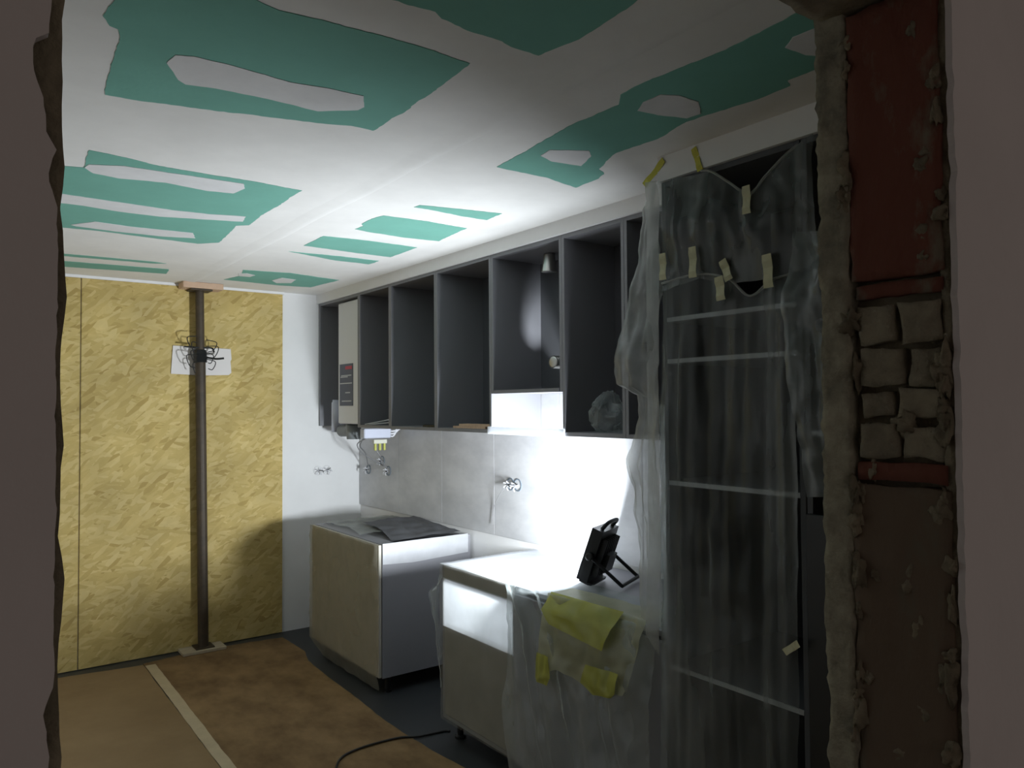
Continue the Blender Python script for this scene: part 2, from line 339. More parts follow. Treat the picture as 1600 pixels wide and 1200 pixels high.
WHITE = {'Aw': [(0.427, 2.0), (0.436, 1.943), (0.475, 1.923), (0.542, 1.918), (0.621, 1.923), (0.717, 1.93), (0.808, 1.909), (0.911, 1.903), (0.945, 1.971), (0.942, 2.002), (0.849, 2.075), (0.703, 2.073), (0.576, 2.085), (0.496, 2.102), (0.474, 2.084)], 'C1': [(1.619, 2.01), (1.608, 1.946), (1.721, 1.874), (1.762, 1.909), (1.808, 2.012), (1.692, 2.033)], 'C2': [(1.601, 1.538), (1.571, 1.48), (1.571, 1.42), (1.616, 1.393), (1.696, 1.39), (1.767, 1.444), (1.762, 1.49), (1.673, 1.523)], 'C3': [(1.605, 1.054), (1.574, 1.014), (1.578, 0.956), (1.647, 0.931), (1.745, 1.016), (1.679, 1.046)], 'D1': [(0.382, 3.047), (0.391, 2.996), (0.49, 2.944), (0.645, 2.933), (0.809, 2.923), (0.898, 2.921), (0.92, 2.978), (0.907, 3.074), (0.813, 3.096), (0.657, 3.07), (0.501, 3.111), (0.413, 3.097)], 'D2': [(0.23, 3.483), (0.347, 3.468), (0.55, 3.475), (0.767, 3.485), (0.91, 3.465), (1.062, 3.415), (1.081, 3.516), (0.948, 3.565), (0.75, 3.633), (0.586, 3.638), (0.448, 3.62), (0.25, 3.633)], 'D3': [(0.45, 4.03), (0.532, 3.899), (0.683, 3.914), (0.953, 3.887), (0.992, 3.997), (0.847, 4.045), (0.635, 4.058), (0.473, 4.045)], 'F1': [(1.478, 4.904), (1.517, 4.863), (1.586, 4.902), (1.575, 4.983), (1.503, 4.988)], 'F2': [(1.741, 5.038), (1.759, 4.903), (1.862, 4.925), (1.885, 5.069), (1.802, 5.124)]}
for i, p in enumerate(GREEN.values()):
    obj('bare_plasterboard', slab(jag(p, 0.012, 0.0045, i), 'z', H - 0.0015, H + 0.01), 'green', ceiling)
for i, p in enumerate(WHITE.values()):
    obj('filler_patch', slab(jag(p, 0.012, 0.0035, 20 + i, 10), 'z', H - 0.003, H + 0.01), 'compound', ceiling)
# a low ridge where two rows of boards meet
bm = bmesh.new(); prev = None
for i in range(70):
    y = 0.5 + i * (YB - 0.5) / 69; x = 1.327 + 0.01 * noise.noise((0, y * 2, 0))
    row = [bm.verts.new((x + dx, y, H + dz)) for dx, dz in ((-0.075, 0.001), (-0.012, -0.0045), (0.006, -0.0045), (0.030, 0.001))]
    if prev:
        for a in range(3): bm.faces.new((prev[a], prev[a + 1], row[a + 1], row[a]))
    prev = row
obj('joint_ridge', bm, 'ceiling', ceiling, True)

# back wall: OSB sheets over the opening, white strip of wall beside the kitchen
OY = 5.524
obj('osb_board', nbox((-0.60, OY, 0.004), (0.678, YB + 0.002, 2.482), 0.002), 'osb', wall_back)
obj('osb_board', nbox((0.684, OY - 0.001, 0.004), (1.99, YB + 0.002, 2.482), 0.002), 'osb', wall_back)
trim_1 = struct(obj('trim_1', nbox((-1.2, OY - 0.008, 2.482), (2.0, YB, H - 0.0005)), 'white'))

# kitchen wall: splashback tiles
ye = [5.536, 4.891, 4.291, 3.697, 3.10, 2.50, 1.90, 1.30, 0.70]
obj('grout_bed', nbox((XW - 0.004, 0.70, 0.885), (XW + 0.001, 5.538, 1.80)), 'grout', wall_right)
for a, b in zip(ye, ye[1:]):
    obj('splashback_tile', nbox((XW - 0.011, b + 0.0015, 0.885), (XW - 0.003, a - 0.0015, 1.80), 0.001), 'tile', wall_right)

# bulkheads over the cabinets
trim_2 = struct(obj('trim_2', nbox((2.2576, 1.80, 2.434), (XW, YB, H)), 'white'))
trim_3 = struct(obj('trim_3', nbox((1.972, FY1, 2.415), (XW, 1.80, H)), 'white'))

# ------------------------------------------------------------------ wall with the doorway
bm = bmesh.new()
rough_box((-0.20, FY0 + 0.0085, 0.9), (XL, FY1, 2.06), 0.008, 0.0018, 3, 30, bm=bm)
box(bm, (-0.20, FY0 + 0.0075, 0), (XL, FY1, 0.91)); box(bm, (-1.3, FY0 + 0.0075, 0), (-0.195, FY1, H + 0.0))
box(bm, (XR + 0.016, FY0 + 0.0065, 0), (3.4, FY1, H))
box(bm, (-0.20, FY0 + 0.014, 2.075), (XR + 0.03, FY1, H))
wall_front = struct(obj('wall_front', bm, 'mortar'))
rough = lambda name, lo, hi, st, amp, sd, m: obj(name, rough_box(lo, hi, st, amp, sd), m, wall_front, True)
rough('lintel_soffit', (-0.02, FY0 + 0.012, 2.052), (XR + 0.03, FY1 - 0.002, 2.09), 0.012, 0.0035, 5, 'mortar')
# plaster coats, broken back from the opening
le = [(0.0345, 2.1), (0.030, 1.80), (0.0285, 1.778), (0.0235, 1.774), (0.0240, 1.763), (0.0272, 1.754), (0.0282, 1.742), (0.0312, 1.736), (0.0292, 1.728), (0.0295, 1.722), (0.0315, 1.716), (0.0322, 1.70), (0.0318, 1.66), (0.0322, 1.62), (0.0320, 1.57), (0.0322, 1.545), (0.0292, 1.535), (0.031, 1.52), (0.030, 1.50), (0.031, 0.0)]
le = [(x - 0.0006, z) for x, z in le]
zz = [2.09 - i * 0.003 for i in range(200)]
def le_at(z):
    for (x0, z0), (x1, z1) in zip(le, le[1:]):
        if z0 >= z >= z1: return x0 + (x1 - x0) * (z0 - z) / (z0 - z1)
    return 0.031
edge = [(le_at(z) + 0.0006 * noise.noise((0, z * 90, 1)) + 0.0005 * noise.noise((2, z * 260, 1)), z) for z in zz]
obj('plaster_coat', coat([(0.033, H), (0.033, 2.10)] + edge + [(0.031, 1.45), (0.031, 0.0)], -1.3, FY0, FY0 + 0.0045), 'pink', wall_front)
re_ = [(0.748 + 0.004 * noise.noise((0, z * 18, 3)) + 0.0035 * noise.noise((4, z * 60, 3)), z) for z in [2.03 - i * 0.004 for i in range(240)]]
obj('plaster_coat', coat([(0.745, H), (0.747, 2.06)] + re_ + [(0.750, 1.0), (0.750, 0)], 3.4, FY0, FY0 + 0.006), 'pink', wall_front)
obj('plaster_coat', slab(jag([(0.02, 2.062), (0.02, H), (0.745, H), (0.745, 2.058)], 0.02, 0.003, 4), 'y', FY0, FY0 + 0.016), 'pink', wall_front)
obj('plaster_edge', rough_box((XR + 0.0035, FY0 + 0.0062, 1.1), (XR + 0.03, FY0 + 0.017, 2.07), 0.0055, 0.0022, 13, 45), 'mortar', wall_front, True)
# kitchen side coat seen edge-on along the reveal
obj('plaster_edge', rough_box((XR - 0.001, FY1 - 0.028, 1.1), (XR + 0.03, FY1 + 0.004, 2.075), 0.006, 0.0034, 11, 40), 'plaster', wall_front, True)
obj('plaster_edge', nbox((XR - 0.001, FY1 - 0.028, 0), (XR + 0.03, FY1 + 0.004, 1.11)), 'plaster', wall_front)
# masonry of the right reveal
br = lambda m, y0, y1, z0, z1, sd, st=0.009, amp=0.0022, dx=0.0: obj('brick' if m != 'rubble' else 'rubble_stone', rough_box((XR + dx, y0, z0), (XR + 0.06, y1, z1), st, amp, sd, 26), m, wall_front, True)
br('red', 0.330, 0.420, 1.768, 2.045, 21, amp=0.0026)
yr = (0.331, 0.372, 0.376, 0.416)
for i, (z0, z1, sp) in enumerate(((1.702, 1.742, 0.374), (1.660, 1.697, 0.366), (1.628, 1.656, 0.378), (1.588, 1.624, 0.373))):
    br('rubble', 0.333, sp - 0.003, z0, z1 - 0.004 * (i % 2), 30 + i, 0.006, 0.0040, 0.003 * (i % 2))
    br('rubble', sp + 0.003, 0.414, z0 + 0.002, z1, 40 + i, 0.006, 0.0040, 0.004 * ((i + 1) % 2))
br('red', 0.331, 0.418, 1.566, 1.583, 51, 0.007, 0.002)
br('red', 0.331, 0.418, 1.749, 1.763, 52, 0.007, 0.002, 0.004)
br('clay', 0.328, 0.422, 1.27, 1.560, 53)
for k in range(4): br('clay', 0.328, 0.422, 1.0 - 0.28 * k, 1.262 - 0.28 * k, 60 + k, 0.03)

# lumps and smears of mortar left on the broken reveal
for k in range(46):
    side = k % 3; z = 1.27 + 0.77 * R.random()
    y = (0.417 + 0.010 * R.random(), 0.326 + 0.010 * R.random(), 0.335 + 0.08 * R.random())[side]
    hy, hz = 0.004 + 0.006 * R.random(), 0.006 + 0.014 * R.random(); pr = 0.0015 + 0.004 * R.random() * (side < 2)
    if side == 2: pr *= 0.3; hz *= 0.8
    bm = bmesh.new(); bmesh.ops.create_icosphere(bm, subdivisions=3, radius=1)
    for v in bm.verts:
        q = v.co * (1 + 0.9 * noise.noise(v.co * 1.4 + Vector((k, 2 * k, 0))) + 0.4 * noise.noise(v.co * 3.5 + Vector((0, k, k))))
        v.co = Vector((XR + 0.003 + q.x * (0.004 + pr), max(FY0 + 0.007, y + q.y * hy), z + q.z * hz))
    obj('mortar_lump', bm, 'mortar', wall_front, True)

# ------------------------------------------------------------------ floor protection
lp = jag([(-1.1, 0.6), (-1.1, 5.44), (0.62, 5.43), (1.03, 5.37), (1.025, 4.4), (1.02, 3.0), (1.0, 0.6)], 0.05, 0.004, 3, 5)
tag(obj('cardboard_sheet', slab(lp, 'z', 0.0005, 0.004), 'card'), 'plain brown floor protection sheet left of the pale tape line', 'cardboard', 'floor protection sheets')
rp = jag([(1.034, 0.6), (1.036, 5.40), (1.45, 5.46), (1.95, 5.40), (1.955, 5.0), (1.90, 4.80), (1.885, 4.3), (1.862, 3.6), (1.875, 3.2), (1.93, 2.8), (1.90, 0.6)], 0.05, 0.006, 9, 5)
tag(obj('cardboard_sheet', slab(rp, 'z', 0.0005, 0.004), 'carddark'), 'stained brown floor protection sheet between the tape line and the cabinets', 'cardboard', 'floor protection sheets')
tag(obj('floor_tape', slab(jag([(1.005, 0.6), (1.035, 5.34), (1.095, 5.34), (1.055, 0.6)], 0.05, 0.003, 5, 6), 'z', 0.0042, 0.0052), 'tape'), 'pale tape strip running along the joint of the floor sheets', 'tape')

# ------------------------------------------------------------------ shoring prop by the boarded opening
pb, pt = Vector((1.418, 5.450, 0.028)), Vector((1.384, 5.452, 2.452)); ax = (pt - pb).normalized(); PL = (pt - pb).length
at = lambda d: pb + ax * d
tag(obj('base_board', nbox((1.270, 5.37, 0.0045), (1.550, 5.515, 0.026), 0.003), 'wood2'), 'weathered board on the floor under the steel prop', 'board')
tag(obj('wooden_block', nbox((1.262, 5.385, 2.458), (1.525, 5.514, 2.499), 0.003), 'wood'), 'pinkish wooden block wedged between the ceiling and the steel prop', 'block')
prop = thing('shoring_prop', 'dark steel shoring prop standing in front of the OSB boards', 'prop', pb)
obj('base_plate', nbox(pb + Vector((-0.06, -0.06, -0.001)), pb + Vector((0.06, 0.06, 0.006))), 'steel', prop)
obj('outer_tube', lathe(bmesh.new(), at(0.004), ax, [(0, 0.034), (1.93, 0.034)], 20), 'steel', prop, False)
obj('inner_tube', lathe(bmesh.new(), at(1.90), ax, [(0, 0.028), (PL - 1.903, 0.028)], 20), 'steel', prop)
obj('top_plate', nbox(pt + Vector((-0.07, -0.06, -0.006)), pt + Vector((0.07, 0.06, 0.003))), 'steel', prop)
obj('collar', lathe(bmesh.new(), at(1.93), ax, [(0, 0.034), (0.0, 0.046), (0.06, 0.046), (0.085, 0.040), (0.085, 0.029)], 8), 'blackmetal', prop)
obj('collar_handle', sweep([at(1.965) + Vector((0.03, -0.02, 0)), at(1.955) + Vector((0.09, -0.05, 0.0)), at(1.94) + Vector((0.14, -0.06, 0.02))], 0.007), 'blackmetal', prop)
obj('locking_pin', sweep([at(2.03) + Vector((-0.11, -0.02, 0.004)), at(2.03) + Vector((0.0, -0.02, 0.0)), at(2.03) + Vector((0.07, -0.02, 0)), at(2.00) + Vector((0.085, -0.025, 0))], 0.006), 'blackmetal', prop)
for k in range(9):
    a0 = k * 0.7; q = at(1.90 + 0.022 * k); s = 1 if k % 2 else -1; wdt = 0.06 + 0.05 * R.random()
    obj('tie_wire', sweep([q + Vector((s * 0.03, -0.04, 0.03)), q + Vector((s * wdt, -0.05, 0.01 + 0.02 * R.random())), q + Vector((s * wdt * 0.8, -0.045, -0.04)), q + Vector((s * 0.04, -0.042, -0.055 + 0.02 * R.random()))], 0.0032, 6), 'wire', prop)
bm = slab([(1.217, 1.880), (1.229, 2.072), (1.612, 2.062), (1.618, 1.990), (1.611, 1.975), (1.617, 1.895), (1.600, 1.878), (1.42, 1.872)], 'y', OY - 0.010, OY - 0.006)
tag(obj('paper_sheet', bm, 'paper'), 'white paper sheet on the OSB behind the steel prop', 'paper')

# ------------------------------------------------------------------ wall cabinets
XC = 2.275; T = 0.018
def plate_with_hole(lo, hi, cx, cy, r, n=32):
    bm = bmesh.new(); L = []
    for z in (lo[2], hi[2]):
        ci, re = [], []
        for i in range(n):
            a = 2 * math.pi * (i + 0.5) / n; dx, dy = math.cos(a), math.sin(a); ci.append(bm.verts.new((cx + dx * r, cy + dy * r, z)))
            tx = ((hi[0] if dx > 0 else lo[0]) - cx) / dx; ty = ((hi[1] if dy > 0 else lo[1]) - cy) / dy; t = min(tx, ty)
            re.append(bm.verts.new((cx + dx * t, cy + dy * t, z)))
        L.append((ci, re))
        for i in range(n):
            j = (i + 1) % n; bm.faces.new((ci[i], ci[j], re[j], re[i]))
    for k in (0, 1):
        for i in range(n):
            j = (i + 1) % n; bm.faces.new((L[0][k][i], L[0][k][j], L[1][k][j], L[1][k][i]))
    return bm
def cabinet(name, label, x0, y0, y1, z0, z1, group, m='grey', top=True, shelves=(), hole=None, back='greydark', x1=XW - 0.014, bottom=True):
    t = thing(name, label, 'cabinet', ((x0 + x1) / 2, (y0 + y1) / 2, z0), group)
    obj('side_panel', nbox((x0, y1 - T, z0), (x1, y1, z1), 0.001), m, t)
    obj('side_panel', nbox((x0, y0, z0), (x1, y0 + T, z1), 0.001), m, t)
    if top: obj('top_panel', nbox((x0, y0 + T, z1 - T), (x1, y1 - T, z1)), m, t)
    if bottom:
        if hole: obj('bottom_panel', plate_with_hole((x0, y0 + T, z0), (x1, y1 - T, z0 + T), *hole), m, t)
        else: obj('bottom_panel', nbox((x0, y0 + T, z0), (x1, y1 - T, z0 + T)), m, t)
    if back: obj('back_panel', nbox((x1 - 0.012, y0 + T, z0 + T), (x1 - 0.004, y1 - T, z1 - T)), back, t)
    for z in shelves: obj('shelf', nbox((x0 + 0.02, y0 + T, z - T / 2), (x1 - 0.012, y1 - T, z + T / 2)), m, t)
    return t
ZB, ZT, WG = 1.504, 2.4335, 'doorless grey wall cabinets'
cabinet('wall_cabinet', 'tall open grey wall cabinet around the white boiler, nearest the back wall', XC, 4.835, 5.530, ZB, ZT, WG, bottom=False)
cabinet('wall_cabinet', 'open grey wall cabinet just right of the boiler, thin rods lying inside', XC, 4.375, 4.834, ZB, ZT, WG)
cabinet('wall_cabinet', 'empty open grey wall cabinet between the rods and the wood offcuts', XC, 3.806, 4.374, ZB, ZT, WG)
cabinet('wall_cabinet', 'open grey wall cabinet with wood offcuts on its bottom panel', XC, 3.246, 3.805, ZB, ZT, WG)
hood = cabinet('wall_cabinet', 'shorter open grey wall cabinet with a duct, its bottom raised above its neighbours', XC, 2.676, 3.245, 1.708, ZT, WG, hole=(2.488, 2.965, 0.07))
cabinet('wall_cabinet', 'open dark wall cabinet holding a crumpled plastic bag', XC, 2.272, 2.675, ZB, ZT, WG)
cabinet('wall_cabinet', 'narrow wall cabinet half hidden behind hanging film, beside the tall unit', XC, 1.815, 2.271, ZB, ZT, WG)
tag(obj('pelmet_strip', nbox((XC - 0.012, 2.655, 1.500), (XC - 0.002, 3.268, 1.538), 0.002), 'pelmetfilm'), 'white strip across the gap under the raised cabinet', 'strip')

# things in the wall cabinets
bx = thing('wall_boiler', 'slim white boiler with a dark label inside the end wall cabinet', 'boiler', (2.45, 5.05, 1.53))
obj('casing', nbox((2.30, 4.866, 1.525), (2.595, 5.235, 2.405), 0.008), 'appl', bx)
lb = obj('energy_label', nbox((2.2965, 4.98, 1.655), (2.2995, 5.20, 1.955)), 'label', bx)
obj('red_mark', nbox((2.295, 4.99, 1.915), (2.2968, 5.10, 1.938)), 'lred', lb)
for z, a, b in ((1.868, 5.00, 5.17), (1.858, 5.06, 5.18), (1.812, 4.99, 5.19), (1.745, 5.02, 5.10), (1.685, 5.0, 5.16)):
    obj('printed_line', nbox((2.295, a, z), (2.2968, b, z + 0.007)), 'lwhite', lb)
pp = thing('boiler_pipe', 'pale lagged pipe hanging left of the boiler', 'pipe', (2.34, 5.36, 1.50))
obj('pipe_body', lathe(bmesh.new(), (2.34, 5.36, 1.46), (0, 0, 1), [(0, 0.035), (0.22, 0.035), (0.225, 0.028), (0.24, 0.028)], 20), 'box', pp, True)
pv = thing('pipe_elbow', 'dark grey pipe elbow under the boiler', 'pipe', (2.36, 5.12, 1.45))
obj('elbow', sweep([(2.36, 5.30, 1.47), (2.36, 5.22, 1.475), (2.355, 5.13, 1.485), (2.35, 5.10, 1.525)], 0.045, 14), 'greyplastic', pv, True)
obj('flange', lathe(bmesh.new(), (2.36, 5.10, 1.415), (0, 0, 1), [(0, 0.05), (0.1, 0.055), (0.1, 0.04)], 18), 'greyplastic', pv, True)
jb = thing('junction_box', 'long pale blue junction box hanging under the wall cabinets', 'box', (2.38, 4.80, 1.43))
obj('housing', nbox((2.30, 4.80, 1.428), (2.505, 4.87, 1.496), 0.006), 'box', jb)
for k in range(3):
    obj('lead', sweep([(2.50, 4.83, 1.442 + 0.018 * k), (2.53, 4.825, 1.438 + 0.018 * k), (2.55 + 0.014 * k, 4.82, 1.465 + 0.01 * k), (2.555 + 0.016 * k, 4.82, 1.502)], 0.006), 'whitewire', jb)
tb = thing('terminal_block', 'cream terminal block with yellow leads under the junction box', 'connector', (2.38, 4.77, 1.34))
obj('block', nbox((2.36, 4.775, 1.392), (2.46, 4.80, 1.420), 0.002), 'term', tb)
for k in range(3):
    obj('lead', nbox((2.368 + 0.034 * k, 4.780, 1.345), (2.384 + 0.034 * k, 4.795, 1.394), 0.002), 'termy', tb)
obj('lead', sweep([(2.38, 4.78, 1.345), (2.42, 4.80, 1.30), (2.5, 4.95, 1.27), (2.60, 5.05, 1.19)], 0.004), 'greywire', tb)
obj('lead', sweep([(2.34, 4.85, 1.430), (2.37, 5.06, 1.38), (2.40, 5.06, 1.32), (2.5, 5.08, 1.26), (2.60, 5.10, 1.21)], 0.004), 'greywire', jb)
obj('lead', sweep([(2.32, 4.86, 1.430), (2.42, 5.12, 1.36), (2.5, 5.2, 1.30), (2.60, 5.36, 1.19)], 0.004), 'greywire', jb)
def socket(label, c, nrm, n=1, sp=0.07):
    t = thing('socket_box', label, 'socket', c); c = Vector(c); nrm = Vector(nrm); side = Vector((0, 0, 1)).cross(nrm)
    for k in range(n):
        rim = 'appl' if abs(nrm.y) > 0.5 else 'bluebox'
        p = c + side * (k - (n - 1) / 2) * sp
        obj('box_rim', lathe(bmesh.new(), p - nrm * 0.002, nrm, [(0, 0.036), (0.006, 0.036), (0.006, 0.030), (0.0015, 0.030)], 20), rim, t)
        for j in range(5):
            a = j * 1.3 + k; e = side * math.cos(a) * 0.022 + Vector((0, 0, 1)) * math.sin(a) * 0.018
            obj('wire_end', sweep([p, p + nrm * 0.02 + e * 0.5, p + nrm * 0.035 + e, p + nrm * 0.03 + e * 1.5 - Vector((0, 0, 0.008))], 0.003, 6, 4), 'whitewire' if j else 'wire', t)
    return t
tx = XW - 0.011
socket('round flush box on the tiles, nearest the room corner', (tx, 5.37, 1.167), (-1, 0, 0))
socket('round flush box on the tiles, second from the room corner', (tx, 5.04, 1.176), (-1, 0, 0))
socket('round flush box with wires just above its two neighbours under the boiler', (tx, 5.14, 1.245), (-1, 0, 0))
s4 = socket('double flush box with loose wires in the middle of the tiles', (tx, 3.50, 1.195), (-1, 0, 0), 2)
obj('loose_wire', sweep([(tx - 0.002, 3.53, 1.19), (tx - 0.04, 3.56, 1.16), (tx - 0.012, 3.68, 1.06), (tx - 0.012, 3.70, 0.95)], 0.0018, 6), 'greywire', s4)
socket('double flush box with wires on the white end wall', (2.305, YB, 1.166), (0, -1, 0), 2)

for k, (p, q) in enumerate((((2.30, 4.79, 1.526), (2.42, 4.42, 1.58)), ((2.33, 4.80, 1.526), (2.50, 4.44, 1.60)), ((2.31, 4.74, 1.526), (2.34, 4.42, 1.545)))):
    tag(obj('metal_rod', tube(p, q, 0.004, 8), 'lwhite'), ('thin pale rod leaning lowest beside the boiler', 'thin pale rod leaning highest and deepest in the cabinet by the boiler', 'thin pale rod lying almost flat at the cabinet front by the boiler')[k], 'rod', 'rods in the cabinet')
for k, (y0, y1, z) in enumerate(((3.34, 3.66, 1.5225), (3.30, 3.60, 1.535))):
    tag(obj('wood_offcut', rough_box((2.30, y0, z), (2.36, y1, z + 0.012), 0.03, 0.0008, 70 + k), 'wood'), ('lower pale wood offcut on the cabinet bottom', 'upper pale wood offcut on top of the other one')[k], 'wood', 'wood offcuts')
tag(obj('packing_scrap', rough_box((2.30, 3.87, 1.5225), (2.36, 4.0, 1.535), 0.02, 0.003, 77), 'black'), 'small dark scrap in the empty wall cabinet', 'scrap')
prof = []
for k in range(12): prof += [(0.008 * k, 0.030 + 0.0011 * k), (0.008 * k + 0.004, 0.026 + 0.0011 * k)]
tag(obj('flexible_duct', lathe(bmesh.new(), (2.45, 2.975, 2.414), (0.02, 0.05, -1), prof, 24), 'alu', None, True, (2.45, 2.975, 2.31)), 'ribbed aluminium duct stub under the top of the raised cabinet', 'duct')
bm = bmesh.new()
for k in range(4):
    lathe(bm, (2.43 + 0.012 * k, 2.93, 1.862), (1, 0.15, 0), [(0, 0.024), (0.004, 0.033), (0.008, 0.024)], 20)
tag(obj('cable_coil', bm, 'alu', None, True), 'small coil of ribbed conduit on the side of the raised cabinet', 'coil')
bm = bmesh.new(); bmesh.ops.create_icosphere(bm, subdivisions=4, radius=1)
for v in bm.verts:
    n_ = noise.noise(v.co * 2.3 + Vector((5, 1, 2))) * 0.35 + abs(noise.noise(v.co * 5.5)) * 0.3
    s = 1 + n_; q = v.co * s; lift = 0.06 if q.y > -0.1 and q.z > 0 else 0
    v.co = Vector((2.40 + q.x * 0.075, 2.475 + q.y * 0.105, max(1.5235, 1.575 + q.z * 0.065 + lift * max(0, 1 - abs(q.y - 0.3)))))
tag(obj('plastic_bag', bm, 'film', None, True), 'crumpled clear plastic bag inside the open dark wall cabinet', 'bag')

# ------------------------------------------------------------------ base cabinets
XS, ZC = 2.005, 0.857
b1 = cabinet('base_cabinet', 'wide film-covered base cabinet in the far corner, right of the boards', XS, 3.955, 4.95, 0.10, ZC, 'base cabinets', top=False, back='inside')
obj('front_panel', nbox((XS - 0.020, 3.96, 0.105), (XS - 0.002, 4.945, ZC - 0.002), 0.002), 'beige', b1)
obj('top_rail', nbox((XS + 0.005, 3.973, ZC - 0.02), (XS + 0.10, 4.932, ZC - 0.002)), 'grey', b1)
obj('worktop_base', nbox((XS + 0.004, 3.974, ZC - 0.030), (XW - 0.02, 4.931, ZC - 0.012)), 'grey', b1)
for x in (2.07, 2.53):
    for y in (4.02, 4.88): obj('leg', lathe(bmesh.new(), (x, y, 0.0), (0, 0, 1), [(0, 0.028), (0.012, 0.028), (0.016, 0.016), (0.1, 0.018)], 14), 'black', b1)
b2 = cabinet('base_cabinet', 'base cabinet lit from inside through film, in front of the wide corner cabinet', XS, 2.69, 3.298, 0.10, ZC, 'base cabinets', top=False, back='inside')
obj('top_rail', nbox((XS, 2.708, 0.785), (XS + 0.018, 3.28, ZC - 0.002)), 'olive', b2)
obj('drawer_front', nbox((XS, 2.709, 0.12), (XS + 0.018, 3.279, 0.555), 0.001), 'olive', b2)
obj('shelf', nbox((XS + 0.018, 2.708, 0.545), (XW - 0.03, 3.28, 0.563)), 'inside', b2)
for x in (2.07, 2.53):
    for y in (2.75, 3.24): obj('leg', lathe(bmesh.new(), (x, y, 0.0), (0, 0, 1), [(0, 0.028), (0.012, 0.028), (0.016, 0.016), (0.1, 0.018)], 14), 'black', b2)
b3 = cabinet('base_cabinet', 'base cabinet under the floodlight, hidden by film and the yellow bag', XS, 1.80, 2.685, 0.10, ZC, 'base cabinets', back='greydark')
obj('front_panel', nbox((XS - 0.016, 1.805, 0.105), (XS, 2.68, ZC - 0.03), 0.002), 'grey', b3)
for x in (2.07, 2.53):
    for y in (1.86, 2.62): obj('leg', lathe(bmesh.new(), (x, y, 0.0), (0, 0, 1), [(0, 0.028), (0.012, 0.028), (0.016, 0.016), (0.1, 0.018)], 14), 'black', b3)

# films on the base cabinets
def film(label, bm, m='film', name='plastic_film', group='protective plastic films'):
    return tag(obj(name, bm, m, None, True), label, 'plastic film', group)
x = XS - 0.03
film('dusty film over the front of the wide corner cabinet, hanging to the floor', sheet([[(x, 4.96, ZC), (x, 3.95, ZC)], [(x, 4.96, 0.5), (x, 3.945, 0.5)], [(x - 0.01, 4.93, 0.12), (x, 3.97, 0.11)], [(x + 0.02, 4.8, 0.02), (x + 0.03, 4.0, 0.02)]], 40, 30, (-1, 0, 0), 0.006, 3, 3, 0.004), 'filmbeige')
film('crumpled film lying on top of the wide corner cabinet', sheet([[(2.06, 4.93, ZC + 0.012), (2.58, 4.93, ZC + 0.012)], [(2.10, 4.6, ZC + 0.012), (2.58, 4.62, ZC + 0.02)], [(2.03, 4.3, ZC + 0.012), (2.55, 4.3, ZC + 0.012)]], 36, 36, (0, 0, 1), 0.006, 4, 6, 0.004), 'filmthick')
tag(obj('folded_sheet', sheet([[(2.20, 4.62, ZC + 0.03), (2.58, 4.62, ZC + 0.04)], [(2.18, 4.3, ZC + 0.022), (2.58, 4.3, ZC + 0.03)], [(2.10, 4.02, ZC + 0.008), (2.58, 4.02, ZC + 0.012)]], 30, 30, (0, 0, 1), 0.010, 2, 12, 0.004), 'greydark', None, True), 'dark grey folded sheet on top of the wide corner cabinet', 'sheet')
xf = XS - 0.022
film('taut milky film over the top of the cabinet lit from inside', sheet([[(XS - 0.012, 3.305, ZC + 0.003), (2.595, 3.305, ZC + 0.004)], [(XS - 0.012, 2.68, ZC + 0.003), (2.595, 2.68, ZC + 0.004)]], 30, 30, (0, 0, 1), 0.002, 2, 4, 0.0015), 'filmtop')
xf = XS - 0.008
film('milky film closing the upper opening of the cabinet lit from inside', sheet([[(XS - 0.003, 3.292, 0.792), (XS - 0.003, 2.702, 0.792)], [(XS - 0.003, 3.292, 0.552), (XS - 0.003, 2.702, 0.552)]], 24, 12, (-1, 0, 0), 0.0006, 2, 5, 0.0004), 'filmfront')
film('dusty film hanging over the whole front of the cabinet lit from inside', sheet([[(xf, 3.31, ZC), (xf, 2.68, ZC)], [(xf - 0.004, 3.315, 0.7), (xf, 2.68, 0.7)], [(xf, 3.30, 0.4), (xf, 2.68, 0.4)], [(xf, 3.31, 0.09), (xf, 2.68, 0.10)]], 36, 36, (-1, 0, 0), 0.0025, 2, 5, 0.002), 'filmlight')
film('ragged film edge sticking out left of the cabinet lit from inside', sheet([[(xf, 3.31, 0.80), (xf + 0.05, 3.33, 0.80)], [(xf - 0.01, 3.31, 0.72), (xf - 0.01, 3.40, 0.70)], [(xf, 3.31, 0.5), (xf, 3.36, 0.5)], [(xf, 3.31, 0.25), (xf + 0.03, 3.35, 0.22)]], 10, 30, (-0.6, 0.4, 0), 0.012, 2, 8, 0.008))
film('white film strip added for the lit band on the near side edge of the wide corner cabinet', sheet([[(XS, 3.95, ZC + 0.006), (2.585, 3.95, ZC + 0.006)], [(XS, 3.948, 0.79), (2.585, 3.948, 0.79)], [(XS, 3.948, 0.745), (2.2, 3.948, 0.735), (2.585, 3.948, 0.75)]], 36, 12, (0, -1, 0), 0.003, 3, 51, 0.002), 'filmwhite')  # white film put in so the lamp-lit band of the side shows white
x0 = XS - 0.04
film('big clear film draped over the cabinet under the floodlight, falling to the floor in folds', sheet([[(2.25, 2.69, ZC + 0.012), (2.25, 1.82, ZC + 0.012)], [(x0 + 0.01, 2.70, ZC + 0.014), (x0 + 0.01, 1.81, ZC + 0.014)], [(x0 - 0.01, 2.66, 0.70), (x0 - 0.01, 1.82, 0.70)], [(x0 - 0.03, 2.66, 0.40), (x0 - 0.05, 1.80, 0.40)], [(x0 - 0.05, 2.60, 0.02), (x0 - 0.12, 1.72, 0.02)]], 90, 60, (-1, 0, 0.15), 0.050, 4.5, 15, 0.006, 1.5, 0.45), 'filmmid')

